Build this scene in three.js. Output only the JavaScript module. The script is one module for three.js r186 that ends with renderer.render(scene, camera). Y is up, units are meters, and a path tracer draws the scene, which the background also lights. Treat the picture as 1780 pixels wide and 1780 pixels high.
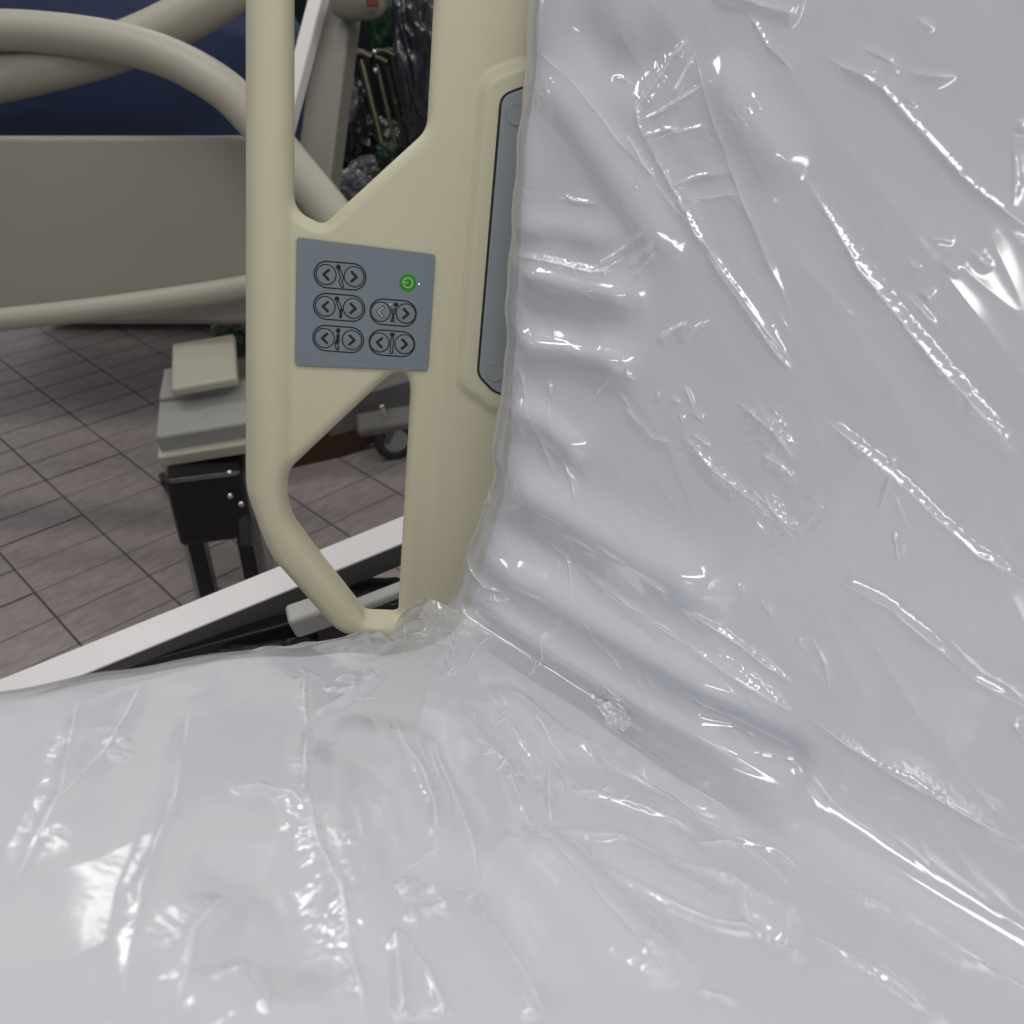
import * as THREE from 'three';
import { RoundedBoxGeometry } from 'three/addons/geometries/RoundedBoxGeometry.js';
import { ImprovedNoise } from 'three/addons/math/ImprovedNoise.js';
import { mergeGeometries } from 'three/addons/utils/BufferGeometryUtils.js';
import { RectAreaLightUniformsLib } from 'three/addons/lights/RectAreaLightUniformsLib.js';

// ---------- camera, light, exposure ----------
const scene = new THREE.Scene();
const camera = new THREE.PerspectiveCamera(60, 1, 0.02, 60);
camera.position.set(0, 1.2, 0);
camera.rotation.set(THREE.MathUtils.degToRad(-33), 0, 0);
camera.focus = 0.75; camera.userData.fStop = 9;
scene.add(camera);
const renderer = new THREE.WebGLRenderer({ antialias: true });
renderer.setSize(1024, 1024);
renderer.toneMapping = THREE.LinearToneMapping;
renderer.toneMappingExposure = 1.0;
renderer.shadowMap.enabled = true;
scene.background = new THREE.Color(0.205, 0.212, 0.228);
RectAreaLightUniformsLib.init();
const LAMPS = [[-2.3, 1.2], [0, 1.2], [2.3, 1.2], [-1.25, -1.7], [1.05, -1.5], [-1.2, -3.9], [1.1, -3.9], [-3.6, -2.6], [0.3, -0.1], [-2.4, -6.4], [0.2, -6.2]];
const LAMP_POWER = 6.5;

// ---------- helpers ----------
const V = (x, y, z) => new THREE.Vector3(x, y, z), mix = THREE.MathUtils.lerp, clamp = THREE.MathUtils.clamp;
const sstep = (a, b, x) => { const t = clamp((x - a) / (b - a), 0, 1); return t * t * (3 - 2 * t); };
let seed = 7; const rnd = () => { seed = (seed * 1664525 + 1013904223) >>> 0; return seed / 4294967296; };
const IN = new ImprovedNoise(), N3 = (x, y, z = 0) => IN.noise(x + 100.3, y + 57.7, z + 31.1);
const names = {};
function numbered(n) { const k = names[n] = (names[n] ?? -1) + 1; return k ? `${n}_${String(k).padStart(3, '0')}` : n; }
function tag(o, label, category, group, kind) {
  if (label) o.userData.label = label; if (category) o.userData.category = category;
  if (group) o.userData.group = group; if (kind) o.userData.kind = kind; return o;
}
function mesh(name, geo, mat, parent) {
  const m = new THREE.Mesh(geo, mat); m.name = parent ? name : numbered(name); m.castShadow = m.receiveShadow = true;
  (parent ?? scene).add(m); return m;
}
function thing(name, label, category, pos = [0, 0, 0], group) {
  const g = new THREE.Group(); g.name = numbered(name); g.position.set(...pos); scene.add(g); return tag(g, label, category, group);
}
// a part given in world coordinates, put under a thing whose group stands at its base
function part(name, geo, mat, g, label) {
  const p = g.getWorldPosition(V(0, 0, 0)); geo.translate(-p.x, -p.y, -p.z); const m = mesh(name, geo, mat, g); if (label) m.userData.label = label; return m;
}
const std = (r, g, b, rough = 0.5, more = {}) => new THREE.MeshPhysicalMaterial({ color: new THREE.Color().setRGB(r, g, b), roughness: rough, ...more });
function tube(pts, r, seg = 60, round = 20) {
  return new THREE.TubeGeometry(new THREE.CatmullRomCurve3(pts.map((p) => V(...p)), false, 'centripetal'), seg, r, round, false);
}
// bar with a rounded rectangular section from a to b; its width lies along side
function bar(a, b, width, depth, side = V(0, 1, 0), r = 0.004) {
  a = V(...a); b = V(...b); const len = a.distanceTo(b), x = b.clone().sub(a).normalize();
  const z = x.clone().cross(side).normalize(), y = z.clone().cross(x).normalize();
  const g = new RoundedBoxGeometry(len, width, depth, 3, r);
  return g.applyMatrix4(new THREE.Matrix4().makeBasis(x, y, z).setPosition(a.add(b).multiplyScalar(0.5)));
}
function noiseTexture(w, h, fn, rep = [1, 1]) {
  const d = new Uint8Array(w * h * 4);
  for (let j = 0; j < h; j++) for (let i = 0; i < w; i++) { const c = fn(i / w, j / h), o = (j * w + i) * 4; const a = Array.isArray(c) ? c : [c, c, c]; for (let k = 0; k < 3; k++) d[o + k] = clamp(a[k], 0, 1) * 255; d[o + 3] = 255; }
  const t = new THREE.DataTexture(d, w, h); t.wrapS = t.wrapT = THREE.RepeatWrapping; t.magFilter = THREE.LinearFilter; t.repeat.set(...rep); t.needsUpdate = true; return t;
}
// corners rounded, each corner given as [x, y, radius]
function roundPoly(P, dflt = 0.01) {
  const out = [], n = P.length;
  for (let i = 0; i < n; i++) {
    const [px, py] = P[(i + n - 1) % n], [x, y, r = dflt] = P[i], [nx, ny] = P[(i + 1) % n];
    let ax = px - x, ay = py - y, bx = nx - x, by = ny - y; const la = Math.hypot(ax, ay), lb = Math.hypot(bx, by); ax /= la; ay /= la; bx /= lb; by /= lb;
    const half = Math.acos(clamp(ax * bx + ay * by, -1, 1)) / 2, t = Math.min(r / Math.tan(half), la * 0.49, lb * 0.49);
    for (let k = 0; k <= 10; k++) { const q = k / 10, a = (1 - q) * (1 - q), b = 2 * q * (1 - q) * 0.92, c = q * q, s = a + b + c; out.push([x + (ax * t * a + bx * t * c) / s, y + (ay * t * a + by * t * c) / s]); }
  }
  return out;
}
function sdPoly(P, x, y) {
  let d = 1e9, s = 1;
  for (let i = 0, j = P.length - 1; i < P.length; j = i++) {
    const ex = P[j][0] - P[i][0], ey = P[j][1] - P[i][1], wx = x - P[i][0], wy = y - P[i][1], t = clamp((wx * ex + wy * ey) / (ex * ex + ey * ey + 1e-12), 0, 1);
    const bx = wx - ex * t, by = wy - ey * t; d = Math.min(d, bx * bx + by * by);
    const c1 = y >= P[i][1], c2 = y < P[j][1], c3 = ex * wy > ey * wx; if ((c1 && c2 && c3) || (!c1 && !c2 && !c3)) s = -s;
  }
  return s * Math.sqrt(d);
}
function sdLine(P, x, y) {                       // distance to an open line, and how far along it
  let d = 1e9, at = 0, run = 0, side = 1;
  for (let i = 0; i + 1 < P.length; i++) {
    const ex = P[i + 1][0] - P[i][0], ey = P[i + 1][1] - P[i][1], wx = x - P[i][0], wy = y - P[i][1], l = Math.hypot(ex, ey), t = clamp((wx * ex + wy * ey) / (l * l), 0, 1);
    const q = Math.hypot(wx - ex * t, wy - ey * t); if (q < d) { d = q; at = run + t * l; side = ex * wy > ey * wx ? 1 : -1; } run += l;
  }
  return [d, at, run, side];
}
// closed surface of a distance field by surface nets, normals from the field
function surfaceNet(f, lo, hi, cell) {
  const n = lo.map((l, k) => Math.ceil((hi[k] - l) / cell) + 1), [nx, ny, nz] = n, val = new Float32Array(nx * ny * nz), id = new Int32Array(nx * ny * nz).fill(-1), pos = [], index = [];
  const at = (i, j, k) => (k * ny + j) * nx + i;
  for (let j = 0; j < ny; j++) for (let i = 0; i < nx; i++) for (let k = 0; k < nz; k++) val[at(i, j, k)] = f(lo[0] + i * cell, lo[1] + j * cell, lo[2] + k * cell, i, j);
  for (let k = 0; k + 1 < nz; k++) for (let j = 0; j + 1 < ny; j++) for (let i = 0; i + 1 < nx; i++) {
    const c = []; let m = 0; for (let b = 0; b < 8; b++) { const v = val[at(i + (b & 1), j + (b >> 1 & 1), k + (b >> 2))]; c.push(v); if (v < 0) m++; }
    if (m === 0 || m === 8) continue;
    let x = 0, y = 0, z = 0, q = 0;
    for (let b = 0; b < 8; b++) for (const d of [1, 2, 4]) if (!(b & d) && (c[b] < 0) !== (c[b | d] < 0)) { const t = c[b] / (c[b] - c[b | d]); x += (b & 1) + (d === 1 ? t : 0); y += (b >> 1 & 1) + (d === 2 ? t : 0); z += (b >> 2) + (d === 4 ? t : 0); q++; }
    id[at(i, j, k)] = pos.length / 3; pos.push(lo[0] + (i + x / q) * cell, lo[1] + (j + y / q) * cell, lo[2] + (k + z / q) * cell);
  }
  const quad = (a, b, c, d, flip) => flip ? index.push(a, c, b, a, d, c) : index.push(a, b, c, a, c, d);
  for (let k = 1; k + 1 < nz; k++) for (let j = 1; j + 1 < ny; j++) for (let i = 1; i + 1 < nx; i++) {
    const v = val[at(i, j, k)] < 0, g = (a, b, c) => id[at(a, b, c)];
    if (v !== val[at(i + 1, j, k)] < 0) quad(g(i, j - 1, k - 1), g(i, j, k - 1), g(i, j, k), g(i, j - 1, k), !v);
    if (v !== val[at(i, j + 1, k)] < 0) quad(g(i - 1, j, k - 1), g(i, j, k - 1), g(i, j, k), g(i - 1, j, k), v);
    if (v !== val[at(i, j, k + 1)] < 0) quad(g(i - 1, j - 1, k), g(i, j - 1, k), g(i, j, k), g(i - 1, j, k), !v);
  }
  const geo = new THREE.BufferGeometry(); geo.setAttribute('position', new THREE.Float32BufferAttribute(pos, 3)); geo.setIndex(index); geo.computeVertexNormals(); return geo;
}
function blob(c, size, bump, freq, sd = 0, detail = 40) {             // soft crumpled lump
  const g = new THREE.IcosahedronGeometry(1, detail), p = g.attributes.position;
  for (let i = 0; i < p.count; i++) {
    let x = p.getX(i), y = p.getY(i), z = p.getZ(i); const k = 1 + bump * (1 - 2 * Math.abs(N3(x * freq + sd, y * freq, z * freq))) + bump * 0.5 * (1 - 2 * Math.abs(N3(x * freq * 2.3, y * freq * 2.3 + sd, z * freq * 2.3)));
    const e = (v) => Math.sign(v) * Math.pow(Math.abs(v), 0.75); p.setXYZ(i, e(x) * size[0] * k + c[0], e(y) * size[1] * k + c[1], e(z) * size[2] * k + c[2]);
  }
  g.computeVertexNormals(); return g;
}

// ---------- materials ----------
const grain = noiseTexture(512, 512, (u, v) => 0.5 + 0.5 * N3(u * 120, v * 120) * 0.6 + 0.2 * N3(u * 260, v * 260, 4));
const wear = noiseTexture(512, 512, (u, v) => 0.72 + 0.22 * N3(u * 6, v * 6, 9) + 0.14 * N3(u * 22, v * 22, 12) + 0.08 * N3(u * 140, v * 30, 3));
const M = {
  rail: std(0.65, 0.618, 0.452, 0.6, { bumpMap: grain, bumpScale: 0.00012, roughnessMap: wear }),
  membrane: std(0.165, 0.205, 0.235, 0.42),
  gasket: std(0.012, 0.012, 0.013, 0.6),
  plate: std(0.30, 0.335, 0.36, 0.33),
  pad: std(0.80, 0.804, 0.852, 0.8),
  cream: std(0.42, 0.40, 0.33, 0.45), greige: std(0.30, 0.29, 0.245, 0.5), post: std(0.19, 0.185, 0.155, 0.5), chassis: std(0.13, 0.128, 0.12, 0.5), cap: std(0.84, 0.82, 0.84, 0.4), white: std(0.72, 0.71, 0.72, 0.4), grey: std(0.11, 0.11, 0.108, 0.5), palegrey: std(0.42, 0.42, 0.42, 0.45), midgrey: std(0.3, 0.3, 0.29, 0.5),  // post: greige darkened for the shaded face
  navy: std(0.028, 0.045, 0.115, 0.55), dark: std(0.008, 0.009, 0.011, 0.35), black: std(0.004, 0.004, 0.005, 0.3),
  brown: std(0.045, 0.02, 0.01, 0.5), green: std(0.004, 0.026, 0.01, 0.35), tan: std(0.35, 0.25, 0.17, 0.6), red: std(0.2, 0.05, 0.03, 0.5),
  brass: std(0.17, 0.16, 0.115, 0.34, { metalness: 0.85 }), darkbrass: std(0.09, 0.085, 0.06, 0.35, { metalness: 0.7 }), chrome: std(0.6, 0.6, 0.6, 0.2, { metalness: 1 }), rubber: std(0.03, 0.03, 0.032, 0.7),
  bag: std(0.016, 0.016, 0.022, 0.2, { clearcoat: 0.8, clearcoatRoughness: 0.12 }), whitebag: std(0.13, 0.13, 0.145, 0.22, { clearcoat: 0.6, clearcoatRoughness: 0.15 }),
};

// ---------- floor ----------
{
  const floor = new THREE.Group(); floor.name = 'floor'; floor.userData.kind = 'structure'; scene.add(floor);
  const T1 = 0.205, T2 = 0.117, G = 0.004, ang = Math.PI / 4, ox = -0.440, oz = -1.795;
  const tileTex = (sd) => { const t = noiseTexture(256, 256, (u, v) => { const n = 0.5 + 0.16 * N3(u * 4 + sd, v * 6) + 0.06 * N3(u * 18, v * 30 + sd) + 0.12 * N3(u * 9 + sd, v * 9, 3) + 0.1 * N3(u * 60, v * 60, sd); return [0.46 + n * 0.3, 0.43 + n * 0.285, 0.428 + n * 0.285]; }); t.colorSpace = THREE.SRGBColorSpace; return t; };
  const mats = [0, 11, 23].map((s) => new THREE.MeshStandardMaterial({ map: tileTex(s), roughness: 0.45 }));
  mesh('grout', new THREE.PlaneGeometry(60, 60).rotateX(-Math.PI / 2).translate(0, -0.006, 0), std(0.085, 0.075, 0.072, 0.9), floor);
  const tg = new RoundedBoxGeometry(T1 - G, 0.012, T2 - G, 2, 0.002), far = [];
  const d1 = V(Math.cos(ang), 0, Math.sin(ang)), d2 = V(Math.cos(ang), 0, -Math.sin(ang));
  for (let i = -40; i < 50; i++) for (let j = -70; j < 80; j++) {
    const x = ox + d2.x * T1 * (i + 0.5) + d1.x * T2 * (j + 0.5), z = oz + d2.z * T1 * (i + 0.5) + d1.z * T2 * (j + 0.5);
    const near = x > -1.15 && x < 0.0 && z > -2.5 && z < -1.15;
    if (near) { const t = mesh('tile', tg, mats[(i * 7 + j * 13 + 300) % 3], floor); t.position.set(x, -0.0062 + rnd() * 0.0006, z); t.rotation.y = ang; }
    else if (Math.abs(x) < 5 && z > -6 && z < 1.5) { const g = new THREE.PlaneGeometry(T1 - G, T2 - G).rotateX(-Math.PI / 2).rotateY(ang); g.translate(x, 0, z); far.push(g); }
  }
  const m = mesh('far_tiles', mergeGeometries(far), mats[0], floor); m.userData.kind = 'stuff';
}

// ---------- unseen ceiling lamps, placed so film creases glint and the rail is lit ----------
const LAMP_LABEL = (x, z) => `long unseen fluorescent ceiling lamp, placed for its light, ${z > 1 ? 'behind the viewer, ' + (x < -1 ? 'left' : x < 1 ? 'middle' : 'right') + ' of three' : z > -0.5 ? 'right above the mattress seat' : z > -2 ? 'just past the rail, ' + (x < 0 ? 'left' : 'right') + ' of two' : z > -3 ? 'far out on the left' : (z > -5 ? 'far past the rail, ' : 'farthest away, ') + (x < 0 ? 'left' : 'right') + ' of two'}`;
for (const [x, z] of LAMPS) {
  const g = thing('unseen_ceiling_lamp', LAMP_LABEL(x, z), 'ceiling lamp', [x, 2.75, z], 'unseen fluorescent ceiling lamps');
  part('housing', new RoundedBoxGeometry(1.6, 0.05, 0.38, 2, 0.01).translate(x, 2.78, z), M.white, g);
  const d = part('diffuser', new RoundedBoxGeometry(1.5, 0.02, 0.3, 2, 0.008).translate(x, 2.744, z), std(0.9, 0.9, 0.9, 0.4, { emissive: new THREE.Color(1, 0.97, 0.9), emissiveIntensity: 2 }), g);
  const l = new THREE.RectAreaLight(new THREE.Color(1, 0.965, 0.9), LAMP_POWER, 1.5, 0.3); l.position.set(0, -0.025, 0); l.rotation.x = -Math.PI / 2; l.castShadow = true; g.add(l);
}

// ---------- the side rail, in its own plane: u across, v along, z towards the mattress side ----------
const rail = thing('bed_side_rail', 'cream moulded bed side rail with two openings and a grey keypad', 'bed rail', [-0.1406, 0.9035, -0.821]);
rail.quaternion.setFromRotationMatrix(new THREE.Matrix4().makeBasis(V(0.98947, -0.11707, -0.08529), V(0.0931, 0.9651, -0.2449), V(0.111, 0.2343, 0.9658)));
{
  const r = (P) => P;
  const outer = roundPoly([[-0.1099, 0.3141, 0.02], [-0.1114, -0.192, 0.09], [-0.0872, -0.261, 0.1], [-0.0139, -0.3487, 0.05], [0.0546, -0.356, 0.02], [0.1482, -0.337, 0.02], [0.1533, -0.0267, 0.02], [0.1393, 0.2752, 0.02], [0.137, 0.3447, 0.02]]);
  const hole1 = roundPoly([[-0.071, 0.2981, 0.012], [-0.068, 0.0797, 0.026], [-0.0412, 0.0695, 0.01], [0.0489, 0.1601, 0.024], [0.0482, 0.3126, 0.012]]);
  const hole2 = roundPoly([[-0.0713, -0.1701, 0.034], [0.0474, -0.0416, 0.0175], [0.048, -0.3256, 0.008], [0.0136, -0.327, 0.008], [-0.0702, -0.2144, 0.06]]);
  const boss = roundPoly([[0.1728, 0.2312, 0.01], [0.1292, 0.2209, 0.03], [0.0956, 0.206, 0.022], [0.0939, -0.0667, 0.02], [0.127, -0.0895, 0.02], [0.2111, -0.0988, 0.01]], 0.02);
  const barLine = [[-0.0905, 0.3206], [-0.0876, -0.1906], [-0.0805, -0.2244], [-0.0609, -0.2584], [-0.0023, -0.3276], [0.0538, -0.342]];
  const lo = [-0.125, -0.375, -0.034], hi = [0.168, 0.335, 0.042], cell = 0.0016, nx = Math.ceil((hi[0] - lo[0]) / cell) + 1;
  const cache = [];
  const field2 = (u, v) => {
    const d = Math.max(sdPoly(outer, u, v), -sdPoly(hole1, u, v), -sdPoly(hole2, u, v));
    const b = sdLine(barLine, u, v)[0], q = clamp(b / 0.0245, 0, 1), tubeH = 0.0225 * Math.sqrt(Math.max(0, 1 - q * q));
    const flat = 0.0135 + 0.0015 * sstep(0.070, 0.080, u), k = 0.004, dh = tubeH - flat, front = flat + 0.5 * (dh + Math.sqrt(dh * dh + k * k)) - k * 0.3;
    return [d, front + 0.0075 * sstep(0.007, -0.006, sdPoly(boss, u, v)), 0.014 + 0.5 * (dh + Math.sqrt(dh * dh + k * k))];
  };
  const f = (u, v, z, i, j) => {
    const key = j * nx + i, [d, hf, hb] = cache[key] ??= field2(u, v), h = z > 0 ? hf : hb, rr = Math.min(0.0125, h * 0.9);
    const a = d + rr, b = Math.abs(z) - h + rr, m = Math.max(a, b);
    return Math.min(m, 0) + Math.hypot(Math.max(a, 0), Math.max(b, 0)) - rr;
  };
  const bodyGeo = surfaceNet(f, lo, hi, cell), bp = bodyGeo.attributes.position, buv = new Float32Array(bp.count * 2);
  for (let i = 0; i < bp.count; i++) { buv[2 * i] = bp.getX(i) * 12; buv[2 * i + 1] = bp.getY(i) * 12 + bp.getZ(i) * 12; }
  bodyGeo.setAttribute('uv', new THREE.BufferAttribute(buv, 2)); mesh('rail_body', bodyGeo, M.rail, rail);

  // control keypad: everything printed is drawn in metres on one sheet
  const PU = 0.066, PV0 = -0.066, PV1 = 0.060, W = 1408, H = Math.round(W * (PV1 - PV0) / (2 * PU));
  const cv = document.createElement('canvas'); cv.width = W; cv.height = H; const c = cv.getContext('2d'), S = W / (2 * PU);
  c.fillStyle = '#7c8891'; c.fillRect(0, 0, W, H);
  const X = (u) => (u + PU) * S, Y = (v) => (PV1 - v) * S; c.lineCap = 'round'; c.lineJoin = 'round';
  const INK = '#08090b';
  const line = (pts, w, col = INK) => { c.strokeStyle = col; c.lineWidth = w * S; c.beginPath(); pts.forEach(([u, v], k) => k ? c.lineTo(X(u), Y(v)) : c.moveTo(X(u), Y(v))); c.stroke(); };
  const ring = (u, v, rad, w, col = INK) => { c.strokeStyle = col; c.lineWidth = w * S; c.beginPath(); c.arc(X(u), Y(v), rad * S, 0, 7); c.stroke(); };
  const disc = (u, v, rad, col = INK) => { c.fillStyle = col; c.beginPath(); c.arc(X(u), Y(v), rad * S, 0, 7); c.fill(); };
  const mm = 0.001, pills = [[-23.5, 26.4, 0], [-23.4, -2.6, 1], [-23.4, -32.2, 2], [27.0, -3.4, 3], [27.2, -32.3, 4]], BR = 9.1 * mm, BD = 12.8 * mm;
  const spots = [];
  for (const [pu, pv, kind] of pills) {
    const u = pu * mm, v = pv * mm, hw = (kind > 2 ? 21.6 : 23.6) * mm, hh = 11.9 * mm, bd = kind > 2 ? 11.9 * mm : BD;
    c.strokeStyle = INK; c.lineWidth = 1.3 * mm * S; c.beginPath(); c.roundRect(X(u - hw), Y(v + hh), 2 * hw * S, 2 * hh * S, hh * S); c.stroke();
    for (const s of [-1, 1]) {
      const bu = u + s * bd, bv = v + s * 0.1 * mm; spots.push([bu, bv]); ring(bu, bv, BR, 1.1 * mm);
      const pale = kind === 3 && s < 0, ch = [[bu + s * -2.2 * mm, bv + 4.2 * mm], [bu + s * 2.3 * mm, bv], [bu + s * -2.2 * mm, bv - 4.2 * mm]];
      line(ch, (pale ? 2.9 : 2.4) * mm, INK); if (pale) line(ch, 1.3 * mm, '#c3c9cc');
    }
    const q = (x, y) => [u + x * mm, v + y * mm], body2 = (pts, w, hollow) => { line(pts, (w + 0.7) * mm); if (hollow) line(pts, (w - 1.6) * mm, '#7c8891'); };
    if (kind === 0) { disc(...q(-1.8, 7.6), 2.3 * mm); body2([q(-0.6, 4), q(1.9, -1.6), q(0.4, -5.2), q(2.4, -9.2)], 3, true); }
    if (kind === 1) { disc(...q(-2.4, 7.8), 2.3 * mm); body2([q(-1.2, 4), q(1.6, -2.2)], 3, true); line([q(1.8, -2.4), q(1.4, -8.6)], 2.8 * mm); }
    if (kind === 2) { disc(...q(-0.4, 8), 2.3 * mm); line([q(-0.3, 4), q(-0.5, -1.4)], 3 * mm); body2([q(-0.5, -1.4), q(-1.8, -5), q(-0.6, -9)], 3, false); line([q(-1.7, -5), q(-0.8, -8.4)], 1.2 * mm, '#7c8891'); }
    if (kind === 3) { disc(...q(2.2, 7.6), 2.3 * mm); line([q(0.4, 3.6), q(-1.6, -8.6)], 0.8 * mm); line([q(-2.4, 4.4), q(0.6, -9)], 0.7 * mm); line([q(-1.4, 4.4), q(2.2, -9.2)], 0.7 * mm); line([q(1.8, 4), q(1.2, -1), q(-1, -8.4)], 1.1 * mm); line([q(0.6, 4), q(2.2, 4.2), q(1.2, -1)], 0.9 * mm); line([q(-2, -8.4), q(-0.6, -5.4), q(0, -8.4), q(-2, -8.4)], 0.8 * mm);
      c.fillStyle = '#d8dcdf'; c.strokeStyle = '#2a2f33'; c.lineWidth = 0.6 * mm * S; c.beginPath(); c.roundRect(X(u - 4.4 * mm), Y(v + 9.2 * mm), 2.6 * mm * S, 3 * mm * S, 0.6 * mm * S); c.fill(); c.stroke(); }
    if (kind === 4) { disc(...q(0, 8.1), 2.3 * mm); body2([q(0, 3.8), q(-0.2, -8.6)], 3, true); }
  }
  const pu = 39.2 * mm, pv = 25.4 * mm; disc(pu, pv, 8.2 * mm, '#2f8f22'); c.strokeStyle = '#b9e3a6'; c.lineWidth = 0.75 * mm * S; c.beginPath(); c.arc(X(pu), Y(pv), 4.4 * mm * S, Math.PI * 1.08, Math.PI * 2.9); c.stroke(); line([[pu - 4.9 * mm, pv + 0.2 * mm], [pu - 0.2 * mm, pv]], 0.75 * mm, '#b9e3a6');
  const print = new THREE.CanvasTexture(cv); print.colorSpace = THREE.SRGBColorSpace; print.anisotropy = 8;
  const printed = new THREE.MeshPhysicalMaterial({ map: print, roughness: 0.46, bumpMap: grain, bumpScale: 0.00002 });
  const planar = (g) => { const p = g.attributes.position, uv = new Float32Array(p.count * 2); for (let i = 0; i < p.count; i++) { uv[2 * i] = (p.getX(i) + PU) / (2 * PU); uv[2 * i + 1] = (p.getY(i) - PV0) / (PV1 - PV0); } g.setAttribute('uv', new THREE.BufferAttribute(uv, 2)); return g; };
  const shapeOf = (P) => new THREE.Shape(P.map(([x, y]) => new THREE.Vector2(x, y)));
  const plateP = roundPoly([[-0.063, 0.0568, 0.003], [0.0628, 0.0526, 0.004], [0.0626, -0.0557, 0.004], [-0.0629, -0.06, 0.004]]);
  const plate = mesh('control_panel', planar(new THREE.ExtrudeGeometry(shapeOf(plateP), { depth: 0.0008, bevelEnabled: true, bevelThickness: 0.0005, bevelSize: 0.0005, bevelSegments: 2, curveSegments: 8 }).translate(0, 0, 0.0142)), printed, rail);
  const dome = (rad, u, v) => planar(new THREE.LatheGeometry([[0, 0.00035], [rad * 0.6, 0.00033], [rad * 0.88, 0.0002], [rad * 0.97, 0.00006], [rad, -0.0002]].reverse().map(([a, b]) => new THREE.Vector2(a, b)), 48).rotateX(Math.PI / 2).translate(u, v, 0.0156));
  for (const [u, v] of spots) mesh('button', dome(BR - 0.0006, u, v), printed, plate);
  mesh('power_button', dome(0.0081, pu, pv), printed, plate).userData.label = 'round green power button';
  mesh('indicator_light', new THREE.SphereGeometry(0.0006, 12, 8).translate(pu + 0.0104, pv - 0.0004, 0.0158), std(0.8, 0.9, 0.8, 0.3, { emissive: new THREE.Color(0.8, 1, 0.8), emissiveIntensity: 1.2 }), plate);

  // second keypad by the mattress, in a black gasket
  const ap = roundPoly([[0.168, 0.2167, 0.01], [0.1271, 0.199, 0.03], [0.1128, 0.1923, 0.016], [0.112, -0.0544, 0.014], [0.1279, -0.0691, 0.02], [0.2032, -0.0894, 0.01]]);
  const grow = (P, d) => { const cx = P.reduce((a, p) => a + p[0], 0) / P.length, cy = P.reduce((a, p) => a + p[1], 0) / P.length; return P.map(([x, y], i) => { const [px, py] = P[(i + P.length - 1) % P.length], [nx2, ny2] = P[(i + 1) % P.length], tx = nx2 - px, ty = ny2 - py, l = Math.hypot(tx, ty) || 1, sx = ty / l, sy = -tx / l, o = (x - cx) * sx + (y - cy) * sy > 0 ? 1 : -1; return [x + sx * d * o, y + sy * d * o]; }); };
  const p2 = mesh('attendant_panel', new THREE.ExtrudeGeometry(shapeOf(ap), { depth: 0.002, bevelEnabled: true, bevelThickness: 0.0012, bevelSize: 0.0012, bevelOffset: -0.0012, bevelSegments: 3 }).translate(0, 0, 0.0215), M.plate, rail);
  mesh('gasket', new THREE.ExtrudeGeometry(shapeOf(grow(ap, 0.0021)), { depth: 0.0016, bevelEnabled: true, bevelThickness: 0.0005, bevelSize: 0.0004, bevelOffset: -0.0004, bevelSegments: 2 }).translate(0, 0, 0.0209), M.gasket, p2);
  for (const [u, v] of [[0.1263, 0.1792], [0.1334, 0.0655], [0.1274, -0.0508]]) {
    mesh('button', new THREE.LatheGeometry([[0, 0.0006], [0.0078, 0.0006], [0.0084, 0.0011], [0.0092, 0.0011], [0.0098, 0.0003], [0.0099, -0.0004]].reverse().map(([a, b]) => new THREE.Vector2(a, b)), 56).rotateX(Math.PI / 2).translate(u, v, 0.0248), M.plate, p2);
  }
}

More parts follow.
